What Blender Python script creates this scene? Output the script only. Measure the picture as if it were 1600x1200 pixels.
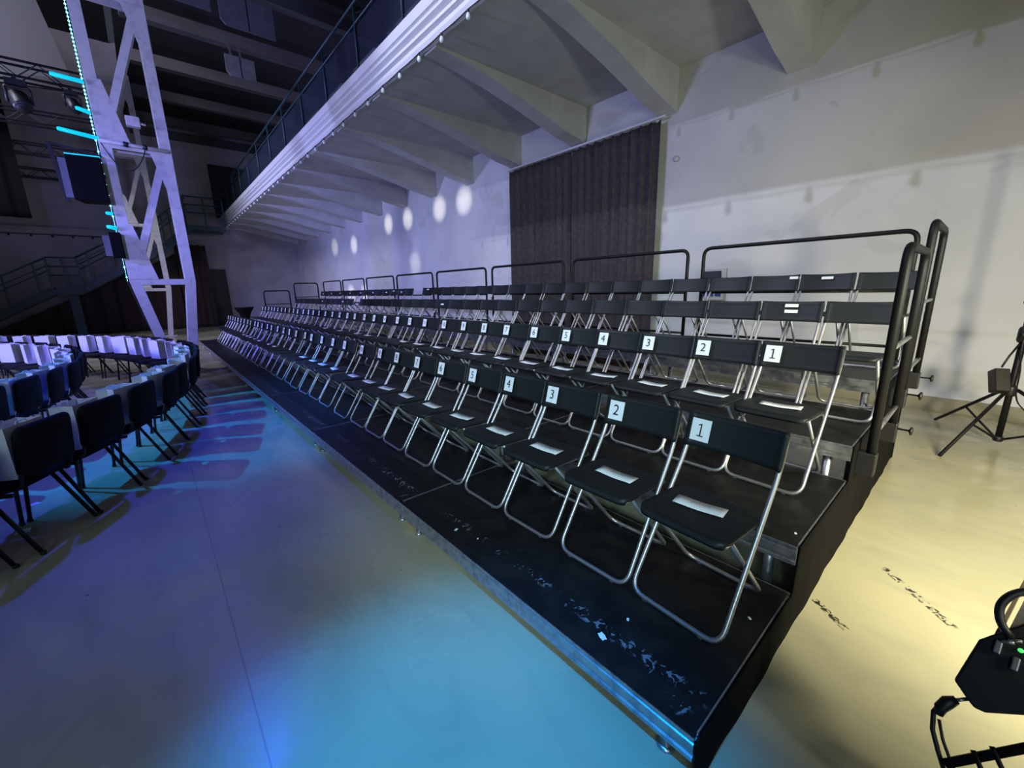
import bpy, math, random
from mathutils import Vector, Matrix
random.seed(7)
PI = math.pi
for o in list(bpy.data.objects): bpy.data.objects.remove(o)
S = bpy.context.scene
C = S.collection

# ------------------------------------------------------------------ camera
F_PX, YAW, PITCH, ROLL = 640.756, 0.713428, -0.226678, -0.0223567
fw = Vector((math.cos(PITCH)*math.sin(YAW), math.cos(PITCH)*math.cos(YAW), math.sin(PITCH)))
r0 = Vector((math.cos(YAW), -math.sin(YAW), 0)); u0 = r0.cross(fw)
rt = r0*math.cos(ROLL)+u0*math.sin(ROLL); up = -r0*math.sin(ROLL)+u0*math.cos(ROLL)
cam = bpy.data.cameras.new('camera'); camo = bpy.data.objects.new('camera', cam); C.objects.link(camo)
cam.sensor_fit = 'HORIZONTAL'; cam.sensor_width = 36; cam.lens = F_PX/1600*36
cam.clip_start = 0.02; cam.clip_end = 200
M4 = Matrix.Identity(4)
for i in range(3):
    M4[i][0] = rt[i]; M4[i][1] = up[i]; M4[i][2] = -fw[i]
M4[0][3], M4[1][3], M4[2][3] = 0, 0, 1.57
camo.matrix_world = M4
S.camera = camo

# ------------------------------------------------------------------ exposure, world, lights
S.view_settings.view_transform = 'Standard'; S.view_settings.look = 'None'
S.view_settings.gamma = 1; S.view_settings.exposure = 0.0; S.view_settings.use_curve_mapping = False
W = bpy.data.worlds.new('world'); S.world = W; W.use_nodes = True
W.node_tree.nodes['Background'].inputs[0].default_value = (0.40, 0.44, 0.70, 1)
W.node_tree.nodes['Background'].inputs[1].default_value = 0.075

def light(kind, name, loc, target, col, power, size=0.15, angle=60, blend=0.5, sy=None):
    d = bpy.data.lights.new(name, kind); d.color = col; d.energy = power
    if kind == 'SPOT':
        d.spot_size = math.radians(angle); d.spot_blend = blend; d.shadow_soft_size = size
    elif kind == 'AREA':
        d.size = size
        if sy: d.shape = 'RECTANGLE'; d.size_y = sy
    else: d.shadow_soft_size = size
    o = bpy.data.objects.new(name, d); C.objects.link(o); o.location = loc
    o.rotation_euler = (Vector(target)-Vector(loc)).to_track_quat('-Z', 'Y').to_euler()
    return o
# low warm work light on the right, out of frame
light('SPOT', 'work_light', (1.75, -1.6, 1.5), (4.3, -0.1, 0.0), (1.0, 0.95, 0.68), 800, 0.25, 124, 1.0)
# stage wash lamps high on the left; wash_low and wash_violet are added fill
light('SPOT', 'wash_high', (-1.4, 4.6, 8.1), (7.1, 4.0, 2.2), (0.72, 0.78, 1.0), 1500, 0.05, 70, 0.5)
light('SPOT', 'wash_far', (-7.0, 8.0, 7.6), (7.0, 4.5, 3.4), (0.60, 0.60, 1.0), 1450, 0.06, 62, 0.6)
light('SPOT', 'wash_low', (-9.5, 7.0, 2.9), (6.5, 12.0, 4.4), (0.44, 0.47, 1.0), 3200, 0.7, 80, 0.7)
light('SPOT', 'wash_violet', (-6.5, 15.0, 4.2), (6.8, 14.5, 3.8), (0.40, 0.44, 1.0), 2500, 0.25, 85, 0.8)
light('SPOT', 'front_fill', (-5.0, -3.0, 4.2), (2.7, 4.2, 0.8), (0.58, 0.84, 1.0), 1150, 1.6, 50, 0.9)  # unseen fill added behind the camera for the number cards
light('SPOT', 'column_fill', (-1.5, 4.0, 3.2), (0.4, 11.0, 4.6), (0.30, 0.30, 1.0), 1300, 0.2, 58, 0.8)  # added fill to lift the column, no lamp seen there
light('SPOT', 'gallery_fill', (3.6, -3.2, 1.3), (4.8, 6.0, 5.0), (0.90, 1.0, 0.84), 420, 0.3, 75, 0.8)  # unseen spot added as bounce light on the gallery ribs
light('SPOT', 'floor_fill', (3.0, -2.4, 3.6), (3.9, -0.2, 0), (1.0, 0.93, 0.58), 520, 0.2, 62, 1.0)  # second unseen spot added to even out the warm floor
light('SPOT', 'blue_streak', (0.35, 8.2, 7.4), (0.05, 2.7, 0), (0.04, 0.06, 1.0), 700, 0.12, 16, 1.0)
light('SPOT', 'chair_fill', (-3.2, -1.2, 3.2), (1.9, 2.0, .85), (0.58, 0.88, 1.0), 950, 0.3, 34, 0.9)  # added fill aimed at the front row cards
light('AREA', 'far_fill', (-5.0, 14.0, 9.5), (-2.0, 27.0, 3.5), (0.64, 0.64, 0.82), 1300, 3.0)  # unseen area light added as bounce for the far wall
light('SPOT', 'cyan_floor', (-3.9, 8.6, 6.2), (-0.2, 6.6, 0), (0.0, 0.29, 1.0), 3200, 0.06, 36, 0.5)
light('SPOT', 'blue_floor', (0.35, 8.2, 7.4), (-0.5, 5.4, 0), (0.03, 0.05, 1.0), 2200, 0.13, 44, 0.9)
light('SPOT', 'cyan_front', (-2.0, 0.6, 6.6), (0.50, 0.90, 0), (0.0, 0.30, 1.0), 4200, 0.10, 18.5, 1.0)
light('SPOT', 'blue_ring', (-8.0, 5.5, 5.0), (-1.0, 12.0, 0.7), (0.13, 0.13, 1.0), 4200, 0.2, 60, 0.8)
for i_, (y_, z_, p_) in enumerate(((10.15, 4.02, 320), (11.45, 4.0, 300), (13.5, 3.98, 280), (15.0, 4.0, 260), (18.5, 3.6, 260), (20.9, 3.7, 220), (17.8, 1.5, 300), (19.4, 1.5, 300), (13.2, 2.5, 120))):
    light('SPOT', 'wall_patch_spot', (-4.0, 14.5, 3.2+.1*i_), (7.15, y_, z_), (1.0, 0.96, 0.9), p_*17, 0.03, 4.4 if z_ > 3 else 5.0, 1.0)  # added narrow spots imitating reflected light patches on the wall

# ------------------------------------------------------------------ materials
def mat(name, base, rough=0.5, metal=0.0, emit=None, estr=0, noise=None, coat=0, bump=None, spec=None):
    m = bpy.data.materials.new(name); m.use_nodes = True
    N = m.node_tree.nodes; L = m.node_tree.links; b = N['Principled BSDF']
    b.inputs['Base Color'].default_value = (*base, 1); b.inputs['Roughness'].default_value = rough
    b.inputs['Metallic'].default_value = metal
    if coat: b.inputs['Coat Weight'].default_value = coat; b.inputs['Coat Roughness'].default_value = 0.12
    if spec is not None: b.inputs['Specular IOR Level'].default_value = spec
    if emit: b.inputs['Emission Color'].default_value = (*emit, 1); b.inputs['Emission Strength'].default_value = estr
    if noise or bump:
        tc = N.new('ShaderNodeTexCoord')
    if noise:
        sc, c2, lo, hi = noise
        n = N.new('ShaderNodeTexNoise'); n.inputs['Scale'].default_value = sc; n.inputs['Detail'].default_value = 6
        L.new(tc.outputs['Object'], n.inputs['Vector'])
        mr = N.new('ShaderNodeMapRange'); mr.inputs[1].default_value = lo; mr.inputs[2].default_value = hi
        L.new(n.outputs['Fac'], mr.inputs[0])
        mx = N.new('ShaderNodeMix'); mx.data_type = 'RGBA'
        mx.inputs[6].default_value = (*base, 1); mx.inputs[7].default_value = (*c2, 1)
        L.new(mr.outputs[0], mx.inputs[0]); L.new(mx.outputs[2], b.inputs['Base Color'])
    if bump:
        sc, st = bump
        n = N.new('ShaderNodeTexNoise'); n.inputs['Scale'].default_value = sc; n.inputs['Detail'].default_value = 4
        L.new(tc.outputs['Object'], n.inputs['Vector'])
        bp = N.new('ShaderNodeBump'); bp.inputs['Strength'].default_value = st; bp.inputs['Distance'].default_value = 0.02
        L.new(n.outputs['Fac'], bp.inputs['Height']); L.new(bp.outputs[0], b.inputs['Normal'])
    return m

M = {}
M['plastic'] = mat('black_plastic', (0.013, 0.016, 0.017), 0.46, bump=(120, 0.05), spec=0.25)
M['steel'] = mat('brushed_steel', (0.40, 0.40, 0.41), 0.40, 0.85)
M['card'] = mat('white_card', (0.82, 0.86, 0.88), 0.6)
M['ink'] = mat('black_ink', (0.012, 0.012, 0.014), 0.6)
M['grey_ink'] = mat('grey_ink', (0.30, 0.30, 0.33), 0.6)
M['deck'] = mat('black_deck', (0.006, 0.006, 0.007), 0.42, noise=(9, (0.016, 0.015, 0.014), 0.42, 0.75), bump=(40, 0.08), spec=0.3)
M['alu'] = mat('scuffed_aluminium', (0.46, 0.47, 0.50), 0.34, 0.85, noise=(22, (0.24, 0.25, 0.30), 0.45, 0.7))
M['skirt'] = mat('black_molton', (0.004, 0.004, 0.004), 0.95, bump=(60, 0.1), spec=0.1)
M['rail'] = mat('black_powdercoat', (0.006, 0.006, 0.007), 0.5, spec=0.25)
M['curtain'] = mat('brown_grey_velvet', (0.070, 0.058, 0.058), 0.9, noise=(14, (0.045, 0.038, 0.040), 0.35, 0.7), spec=0.15)
M['drape'] = mat('dark_brown_drape', (0.055, 0.040, 0.036), 0.95, spec=0.1)
M['plaster'] = mat('white_plaster', (0.60, 0.60, 0.585), 0.8, noise=(1.3, (0.50, 0.50, 0.49), 0.45, 0.62), bump=(9, 0.10))
M['concrete'] = mat('painted_concrete', (0.52, 0.52, 0.50), 0.85, noise=(2.2, (0.43, 0.43, 0.42), 0.4, 0.7), bump=(14, 0.12))
M['moulding'] = mat('white_moulding', (0.66, 0.66, 0.66), 0.5)
M['lattice'] = mat('white_painted_iron', (0.50, 0.49, 0.47), 0.5, noise=(9, (0.38, 0.37, 0.34), 0.5, 0.72))
M['teal'] = mat('teal_painted_steel', (0.020, 0.055, 0.075), 0.45)
M['dark'] = mat('black_metal', (0.010, 0.010, 0.012), 0.45)
M['roof'] = mat('dark_roof', (0.012, 0.012, 0.014), 0.9)
M['beam'] = mat('grey_roof_beam', (0.065, 0.063, 0.063), 0.8)
M['board'] = mat('pale_board', (0.10, 0.10, 0.12), 0.8, noise=(5, (0.075, 0.075, 0.085), 0.4, 0.7))
M['sheet'] = mat('grey_canvas', (0.045, 0.045, 0.05), 0.9)
M['fabric'] = mat('black_upholstery', (0.006, 0.006, 0.008), 0.85, spec=0.2, bump=(200, 0.1))
M['blackleg'] = mat('black_chair_leg', (0.006, 0.006, 0.007), 0.4)
M['bag'] = mat('white_paper_bag', (0.78, 0.77, 0.78), 0.55, bump=(6, 0.25))
M['wood'] = mat('pale_wood', (0.30, 0.22, 0.13), 0.7)
M['plate'] = mat('grey_plastic_box', (0.45, 0.45, 0.43), 0.5)
M['blue'] = mat('blue_plastic', (0.015, 0.03, 0.22), 0.4)
M['bulb'] = mat('frosted_bulb', (0.72, 0.78, 0.80), 0.25)
M['cyanlit'] = mat('cyan_lit_glow', (0.0, 0.5, 0.6), 0.3, emit=(0.0, 0.55, 0.75), estr=0.9)  # cyan light put into the material as glow; the pipes are passive
M['cyandot'] = mat('cyan_led_dot', (0.2, 0.8, 0.9), 0.3, emit=(0.22, 0.85, 1.0), estr=3.2)
M['blueled'] = mat('blue_led', (0.05, 0.05, 0.8), 0.3, emit=(0.10, 0.12, 1.0), estr=3.0)
M['whiteled'] = mat('white_lamp_lens', (0.9, 0.9, 0.9), 0.3, emit=(0.9, 0.95, 1.0), estr=2.2)
M['greenled'] = mat('green_led', (0.1, 0.8, 0.2), 0.3, emit=(0.1, 0.8, 0.15), estr=1.0)
M['net'] = mat('dark_netting', (0.008, 0.014, 0.035), 0.9)
b = M['net'].node_tree.nodes['Principled BSDF']; b.inputs['Alpha'].default_value = 0.55

def add_flakes(m, strips, col):
    N = m.node_tree.nodes; L = m.node_tree.links; b = N['Principled BSDF']
    src = b.inputs['Base Color'].links[0].from_socket
    tc = N.new('ShaderNodeTexCoord')
    n = N.new('ShaderNodeTexNoise'); n.inputs['Scale'].default_value = 30; n.inputs['Detail'].default_value = 5; n.inputs['Distortion'].default_value = 1.5
    L.new(tc.outputs['Object'], n.inputs['Vector'])
    for x0, y0, lx, ly, thr in strips:
        mp = N.new('ShaderNodeMapping'); mp.vector_type = 'TEXTURE'
        mp.inputs['Location'].default_value = (x0, y0, 0); mp.inputs['Scale'].default_value = (lx, ly, 1)
        L.new(tc.outputs['Object'], mp.inputs[0])
        g = N.new('ShaderNodeVectorMath'); g.operation = 'ABSOLUTE'; L.new(mp.outputs[0], g.inputs[0])
        sp = N.new('ShaderNodeSeparateXYZ'); L.new(g.outputs[0], sp.inputs[0])
        def rng(sk, lo, hi):
            q = N.new('ShaderNodeMapRange'); q.inputs[1].default_value = lo; q.inputs[2].default_value = hi; L.new(sk, q.inputs[0]); return q.outputs[0]
        def mul(a_, c_):
            q = N.new('ShaderNodeMath'); q.operation = 'MULTIPLY'; L.new(a_, q.inputs[0]); L.new(c_, q.inputs[1]); return q.outputs[0]
        f = mul(mul(rng(sp.outputs[0], 1, .6), rng(sp.outputs[1], 1, .8)), rng(n.outputs['Fac'], thr, thr+.05))
        x = N.new('ShaderNodeMix'); x.data_type = 'RGBA'; L.new(f, x.inputs[0]); L.new(src, x.inputs[6]); x.inputs[7].default_value = (*col, 1)
        src = x.outputs[2]
    L.new(src, b.inputs['Base Color'])
M['deck_worn'] = mat('scuffed_black_deck', (0.006, 0.006, 0.007), 0.42, noise=(9, (0.016, 0.015, 0.014), 0.42, 0.75), bump=(40, 0.08), spec=0.3)
add_flakes(M['deck_worn'], [(.15, .35, .035, .34, .56), (.16, 1.3, .03, .6, .60), (.08, .14, .05, .10, .62), (.5, 1.0, .5, 1.0, .74)], (.16, .165, .18))

def floor_material():
    m = bpy.data.materials.new('worn_olive_floor'); m.use_nodes = True
    N = m.node_tree.nodes; L = m.node_tree.links; b = N['Principled BSDF']
    tc = N.new('ShaderNodeTexCoord')
    def noise(sc, det=6, dist=0.0, scale3=None):
        n = N.new('ShaderNodeTexNoise'); n.inputs['Scale'].default_value = sc; n.inputs['Detail'].default_value = det
        n.inputs['Distortion'].default_value = dist
        if scale3:
            mp = N.new('ShaderNodeMapping'); mp.inputs['Scale'].default_value = scale3
            L.new(tc.outputs['Object'], mp.inputs[0]); L.new(mp.outputs[0], n.inputs['Vector'])
        else: L.new(tc.outputs['Object'], n.inputs['Vector'])
        return n
    def rng(src, lo, hi, a=0.0, c=1.0):
        r = N.new('ShaderNodeMapRange'); r.inputs[1].default_value = lo; r.inputs[2].default_value = hi
        r.inputs[3].default_value = a; r.inputs[4].default_value = c
        L.new(src, r.inputs[0]); return r.outputs[0]
    def mix(f, a, c):
        x = N.new('ShaderNodeMix'); x.data_type = 'RGBA'
        L.new(f, x.inputs[0])
        if isinstance(a, tuple): x.inputs[6].default_value = (*a, 1)
        else: L.new(a, x.inputs[6])
        x.inputs[7].default_value = (*c, 1); return x.outputs[2]
    def mul(a, c):
        x = N.new('ShaderNodeMath'); x.operation = 'MULTIPLY'; L.new(a, x.inputs[0])
        if isinstance(c, float): x.inputs[1].default_value = c
        else: L.new(c, x.inputs[1])
        return x.outputs[0]
    c1 = mix(rng(noise(0.9, 8, 0.6).outputs['Fac'], 0.38, 0.66), (0.43, 0.395, 0.26), (0.36, 0.335, 0.225))
    c2 = mix(rng(noise(4.0, 8, 1.2, (1, .35, 1)).outputs['Fac'], 0.5, 0.8, 0, 0.6), c1, (0.27, 0.26, 0.20))
    v = N.new('ShaderNodeTexVoronoi'); v.inputs['Scale'].default_value = 3.1
    L.new(tc.outputs['Object'], v.inputs['Vector'])
    spots = rng(v.outputs['Distance'], 0.028, 0.018)
    c3 = mix(mul(spots, 0.8), c2, (0.05, 0.045, 0.03))
    # scuffed tape residue: narrow strips of black flakes
    def strip(x0, y0, ang, ln, wd, thr):
        mp = N.new('ShaderNodeMapping'); mp.vector_type = 'TEXTURE'
        mp.inputs['Location'].default_value = (x0, y0, 0); mp.inputs['Rotation'].default_value = (0, 0, ang)
        mp.inputs['Scale'].default_value = (ln, wd, 1)
        L.new(tc.outputs['Object'], mp.inputs[0])
        g = N.new('ShaderNodeVectorMath'); g.operation = 'ABSOLUTE'; L.new(mp.outputs[0], g.inputs[0])
        sp = N.new('ShaderNodeSeparateXYZ'); L.new(g.outputs[0], sp.inputs[0])
        return mul(mul(rng(sp.outputs[0], 1.0, 0.9), rng(sp.outputs[1], 1.0, 0.7)), rng(noise(26, 5, 1.5).outputs['Fac'], thr, thr+0.04))
    for a in ((2.72, 0.02, 0.75, 0.22, 0.022, 0.50), (2.25, 0.28, 0.9, 0.10, 0.02, 0.52)):
        c3 = mix(strip(*a), c3, (0.03, 0.028, 0.02))
    # long saw-cut joints across the slab
    sp = N.new('ShaderNodeSeparateXYZ'); L.new(tc.outputs['Object'], sp.inputs[0])
    for ax, p in ((0, 0.06), (0, -3.0)):
        d = N.new('ShaderNodeMath'); d.operation = 'SUBTRACT'; L.new(sp.outputs[ax], d.inputs[0]); d.inputs[1].default_value = p
        e = N.new('ShaderNodeMath'); e.operation = 'ABSOLUTE'; L.new(d.outputs[0], e.inputs[0])
        c3 = mix(rng(e.outputs[0], 0.004, 0.002, 0, 0.55), c3, (0.16, 0.15, 0.10))
    L.new(c3, b.inputs['Base Color'])
    L.new(rng(noise(1.6, 6).outputs['Fac'], 0.35, 0.7, 0.17, 0.34), b.inputs['Roughness'])
    bp = N.new('ShaderNodeBump'); bp.inputs['Strength'].default_value = 0.10; bp.inputs['Distance'].default_value = 0.02
    L.new(noise(3.2, 4, 0.5).outputs['Fac'], bp.inputs['Height']); L.new(bp.outputs[0], b.inputs['Normal'])
    return m
M['floor'] = floor_material()

# ------------------------------------------------------------------ mesh helpers
class MB:
    def __init__(s): s.v = []; s.f = []; s.m = []; s.sm = []
    def add(s, vs, fs, mi=0, smooth=False):
        o = len(s.v); s.v += [tuple(v) for v in vs]
        for f in fs: s.f.append(tuple(i+o for i in f)); s.m.append(mi); s.sm.append(smooth)
        return s
    def box(s, x0, x1, y0, y1, z0, z1, mi=0):
        vs = [(x, y, z) for z in (z0, z1) for y in (y0, y1) for x in (x0, x1)]
        return s.add(vs, [(0, 2, 3, 1), (4, 5, 7, 6), (0, 1, 5, 4), (2, 6, 7, 3), (0, 4, 6, 2), (1, 3, 7, 5)], mi)
    def bar(s, p, q, w, h, mi=0, upv=(0, 0, 1)):
        p = Vector(p); q = Vector(q); d = (q-p).normalized(); U = Vector(upv)
        if abs(d.dot(U)) > 0.98: U = Vector((0, 1, 0))
        sd = d.cross(U).normalized()*w/2; uu = sd.cross(d).normalized()*h/2
        vs = [a+i*sd+j*uu for a in (p, q) for j in (-1, 1) for i in (-1, 1)]
        return s.add(vs, [(0, 1, 3, 2), (4, 6, 7, 5), (0, 4, 5, 1), (2, 3, 7, 6), (0, 2, 6, 4), (1, 5, 7, 3)], mi)
    def tube(s, pts, r, n=8, mi=0, closed=False):
        pts = [Vector(p) for p in pts]; k = len(pts); rings = []; prev = None
        for i, p in enumerate(pts):
            if closed: t = (pts[(i+1) % k]-pts[i-1]).normalized()
            else: t = ((pts[min(i+1, k-1)]-pts[max(i-1, 0)])).normalized()
            if prev is None:
                a = Vector((0, 0, 1)) if abs(t.z) < 0.9 else Vector((1, 0, 0))
                nn = t.cross(a).normalized()
            else: nn = (prev-t*prev.dot(t)).normalized()
            prev = nn; bn = t.cross(nn)
            rr = r[i] if isinstance(r, (list, tuple)) else r
            rings.append([p+(nn*math.cos(2*PI*j/n)+bn*math.sin(2*PI*j/n))*rr for j in range(n)])
        vs = [v for R in rings for v in R]; fs = []
        for i in range(k if closed else k-1):
            a = i*n; c = ((i+1) % k)*n
            for j in range(n): fs.append((a+j, a+(j+1) % n, c+(j+1) % n, c+j))
        if not closed:
            fs.append(tuple(range(n))[::-1]); fs.append(tuple((k-1)*n+j for j in range(n)))
        return s.add(vs, fs, mi, True)
    def prism(s, poly, axis, a, b, mi=0):
        # poly: 2-D points; axis 'x','y','z' extruded a..b
        def P(u, v, t): return {'x': (t, u, v), 'y': (u, t, v), 'z': (u, v, t)}[axis]
        n = len(poly); vs = [P(u, v, a) for u, v in poly]+[P(u, v, b) for u, v in poly]
        fs = [tuple(range(n))[::-1], tuple(range(n, 2*n))]
        for i in range(n): j = (i+1) % n; fs.append((i, j, n+j, n+i))
        return s.add(vs, fs, mi)
    def lathe(s, prof, c=(0, 0, 0), n=16, mi=0, axis=None):
        vs = []; fs = []
        ax = Vector(axis).normalized() if axis else Vector((0, 0, 1))
        q = Vector((0, 0, 1)).rotation_difference(ax)
        for r, z in prof:
            for j in range(n):
                vs.append(q @ Vector((r*math.cos(2*PI*j/n), r*math.sin(2*PI*j/n), z))+Vector(c))
        k = len(prof)
        for i in range(k-1):
            for j in range(n): fs.append((i*n+j, i*n+(j+1) % n, (i+1)*n+(j+1) % n, (i+1)*n+j))
        fs.append(tuple(range(n))[::-1]); fs.append(tuple((k-1)*n+j for j in range(n)))
        return s.add(vs, fs, mi, True)
    def grid(s, fn, nu, nv, mi=0, th=None, smooth=True):
        # fn(u,v)->point ; th: thickness vector -> closed slab
        vs = [Vector(fn(i/nu, j/nv)) for j in range(nv+1) for i in range(nu+1)]
        W_ = nu+1; fs = [(j*W_+i, j*W_+i+1, (j+1)*W_+i+1, (j+1)*W_+i) for j in range(nv) for i in range(nu)]
        if th is not None:
            o = len(vs); T = Vector(th)
            vs += [v+T for v in vs]
            fs += [tuple(a+o for a in f[::-1]) for f in fs]
            edge = [(i, i+1) for i in range(nu)]+[(j*W_+nu, (j+1)*W_+nu) for j in range(nv)]
            edge += [(nv*W_+i+1, nv*W_+i) for i in range(nu)]+[((j+1)*W_, j*W_) for j in range(nv)]
            fs += [(b_, a, a+o, b_+o) for a, b_ in edge]
        return s.add(vs, fs, mi, smooth)
    def mesh(s, name, mats):
        me = bpy.data.meshes.new(name); me.from_pydata(s.v, [], s.f)
        if not isinstance(mats, (list, tuple)): mats = [mats]
        for m in mats: me.materials.append(m)
        me.polygons.foreach_set('material_index', s.m); me.polygons.foreach_set('use_smooth', s.sm)
        import bmesh
        bm = bmesh.new(); bm.from_mesh(me); bmesh.ops.recalc_face_normals(bm, faces=bm.faces); bm.to_mesh(me); bm.free()
        return me

def ob(name, me, parent=None, loc=(0, 0, 0), rot=(0, 0, 0), bevel=0):
    o = bpy.data.objects.new(name, me); C.objects.link(o); o.location = loc; o.rotation_euler = rot
    if parent: o.parent = parent
    if bevel:
        md = o.modifiers.new('bevel', 'BEVEL'); md.width = bevel; md.segments = 2; md.limit_method = 'ANGLE'
    return o
def tag(o, label, cat, group=None):
    o['label'] = label; o['category'] = cat
    if group: o['group'] = group
    return o
def struct(name, me, parent=None):
    o = ob(name, me, parent); o['kind'] = 'structure'; return o
def thing(name, label, cat, loc=(0, 0, 0), rz=0, group=None):
    o = bpy.data.objects.new(name, None); C.objects.link(o); o.location = loc; o.rotation_euler = (0, 0, rz)
    o.empty_display_size = 0.1
    return tag(o, label, cat, group)
def dup(root, loc, rz=0, label=None, group=None):
    def cp(o, par):
        c = o.copy(); C.objects.link(c)
        if par: c.parent = par
        for ch in [x for x in KIDS.get(o.name, [])]: cp(ch, c)
        return c
    r = cp(root, None); r.location = loc; r.rotation_euler = (0, 0, rz)
    if label: r['label'] = label
    if group: r['group'] = group
    return r
KIDS = {}
def remember(root):
    def go(o):
        KIDS[o.name] = [x for x in bpy.data.objects if x.parent == o]
        for x in KIDS[o.name]: go(x)
    go(root)

def fillet(pts, rad, seg=5):
    pts = [Vector(p) for p in pts]; out = [pts[0]]
    for i in range(1, len(pts)-1):
        r = rad[i-1] if isinstance(rad, (list, tuple)) else rad
        a = (pts[i-1]-pts[i]); c = (pts[i+1]-pts[i])
        d = min(r, a.length*.49, c.length*.49)
        A = pts[i]+a.normalized()*d; B = pts[i]+c.normalized()*d
        for k in range(seg+1):
            t = k/seg; out.append(A*(1-t)**2+pts[i]*2*t*(1-t)+B*t*t)
    out.append(pts[-1]); return out

ORD = ['first', 'second', 'third', 'fourth', 'fifth', 'sixth', 'seventh', 'eighth', 'ninth', 'tenth', 'eleventh', 'twelfth', 'thirteenth',
       'fourteenth', 'fifteenth', 'sixteenth', 'seventeenth', 'eighteenth', 'nineteenth', 'twentieth']
TENS = {20: 'twenty', 30: 'thirty'}
def ordn(k):   # 1-based
    if k <= 20: return ORD[k-1]
    t = k//10*10
    return {30: 'thirtieth', 40: 'fortieth'}[k] if k % 10 == 0 else TENS.get(t)+'-'+ORD[k % 10-1]

# text meshes (flat outlines), made once through a temporary text object
def text_geo(txt, size):
    cu = bpy.data.curves.new('tmp', 'FONT'); cu.body = txt; cu.size = size; cu.align_x = 'CENTER'; cu.align_y = 'CENTER'
    o = bpy.data.objects.new('tmp', cu); C.objects.link(o)
    bpy.context.view_layer.update()
    dg = bpy.context.evaluated_depsgraph_get()
    me = bpy.data.meshes.new_from_object(o.evaluated_get(dg))
    vs = [v.co.copy() for v in me.vertices]; fs = [tuple(p.vertices) for p in me.polygons]
    bpy.data.objects.remove(o); bpy.data.curves.remove(cu); bpy.data.meshes.remove(me)
    return vs, fs

# ------------------------------------------------------------------ setting
Y0, Y1, XW, XL, ZR = -7.0, 27.3, 7.15, -14.0, 9.6
struct('floor', MB().box(XL, XW+.2, Y0, Y1+.2, -0.1, 0).mesh('floor', M['floor']))

def wall_mat():
    m = bpy.data.materials.new('patched_white_wall'); m.use_nodes = True
    N = m.node_tree.nodes; L = m.node_tree.links; b = N['Principled BSDF']; b.inputs['Roughness'].default_value = 0.75
    tc = N.new('ShaderNodeTexCoord')
    n = N.new('ShaderNodeTexNoise'); n.inputs['Scale'].default_value = 0.7; n.inputs['Detail'].default_value = 7
    L.new(tc.outputs['Object'], n.inputs['Vector'])
    r = N.new('ShaderNodeMapRange'); r.inputs[1].default_value = .4; r.inputs[2].default_value = .65; L.new(n.outputs['Fac'], r.inputs[0])
    x = N.new('ShaderNodeMix'); x.data_type = 'RGBA'; x.inputs[6].default_value = (.62, .62, .60, 1); x.inputs[7].default_value = (.53, .53, .52, 1)
    L.new(r.outputs[0], x.inputs[0])
    # repair patches: blocks with ragged edges
    mp = N.new('ShaderNodeMapping'); mp.inputs['Scale'].default_value = (1, 0.45, 0.6)
    L.new(tc.outputs['Object'], mp.inputs[0])
    n2 = N.new('ShaderNodeTexNoise'); n2.inputs['Scale'].default_value = 2.2; n2.inputs['Detail'].default_value = 5; n2.inputs['Distortion'].default_value = 1
    L.new(mp.outputs[0], n2.inputs['Vector'])
    r2 = N.new('ShaderNodeMapRange'); r2.inputs[1].default_value = .60; r2.inputs[2].default_value = .63; r2.inputs[4].default_value = 0.35; L.new(n2.outputs['Fac'], r2.inputs[0])
    x2 = N.new('ShaderNodeMix'); x2.data_type = 'RGBA'; L.new(r2.outputs[0], x2.inputs[0]); L.new(x.outputs[2], x2.inputs[6]); x2.inputs[7].default_value = (.42, .42, .40, 1)
    L.new(x2.outputs[2], b.inputs['Base Color'])
    bp = N.new('ShaderNodeBump'); bp.inputs['Strength'].default_value = .15; bp.inputs['Distance'].default_value = .03
    n3 = N.new('ShaderNodeTexNoise'); n3.inputs['Scale'].default_value = 7; n3.inputs['Detail'].default_value = 6; L.new(tc.outputs['Object'], n3.inputs['Vector'])
    L.new(n3.outputs['Fac'], bp.inputs['Height']); L.new(bp.outputs[0], b.inputs['Normal'])
    return m
M['wall'] = wall_mat()
struct('wall_right', MB().box(XW, XW+.2, Y0, Y1+.2, 0, ZR).mesh('wall_right', M['wall']))
M['skirting'] = mat('olive_skirting_paint', (0.26, 0.24, 0.15), 0.6)
struct('baseboard_right', MB().box(XW-.012, XW, Y0, Y1, 0, .16).mesh('baseboard_right', M['skirting']))
M['farwall'] = mat('grey_far_wall', (0.40, 0.385, 0.41), 0.85, noise=(1.1, (0.33, 0.32, 0.34), 0.4, 0.65))
struct('wall_far', MB().box(XL, XW, Y1, Y1+.2, 0, ZR+3).mesh('wall_far', M['farwall']))
struct('ceiling', MB().box(0.6, XW+.2, Y0, Y1+.2, ZR, ZR+.1).mesh('ceiling', M['roof']))
struct('ceiling_stage', MB().box(XL, 0.6, Y0, Y1+.2, ZR+2.9, ZR+3.0).mesh('ceiling_stage', M['roof']))
struct('wall_left', MB().box(XL-.2, XL, Y0, Y1+.2, 0, ZR+3).mesh('wall_left', M['roof']))
struct('trim_1', MB().box(XL, 3.5, Y1-.12, Y1, 4.35, 4.62).mesh('trim_1', M['farwall']))
struct('door_1', MB().box(2.75, 3.45, Y1-.06, Y1-.01, 0, 2.95).mesh('door_1', M['dark']))
struct('door_2', MB().box(3.45, 5.4, Y1-.06, Y1-.01, 5.55, 8.1).mesh('door_2', M['dark']))

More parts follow.
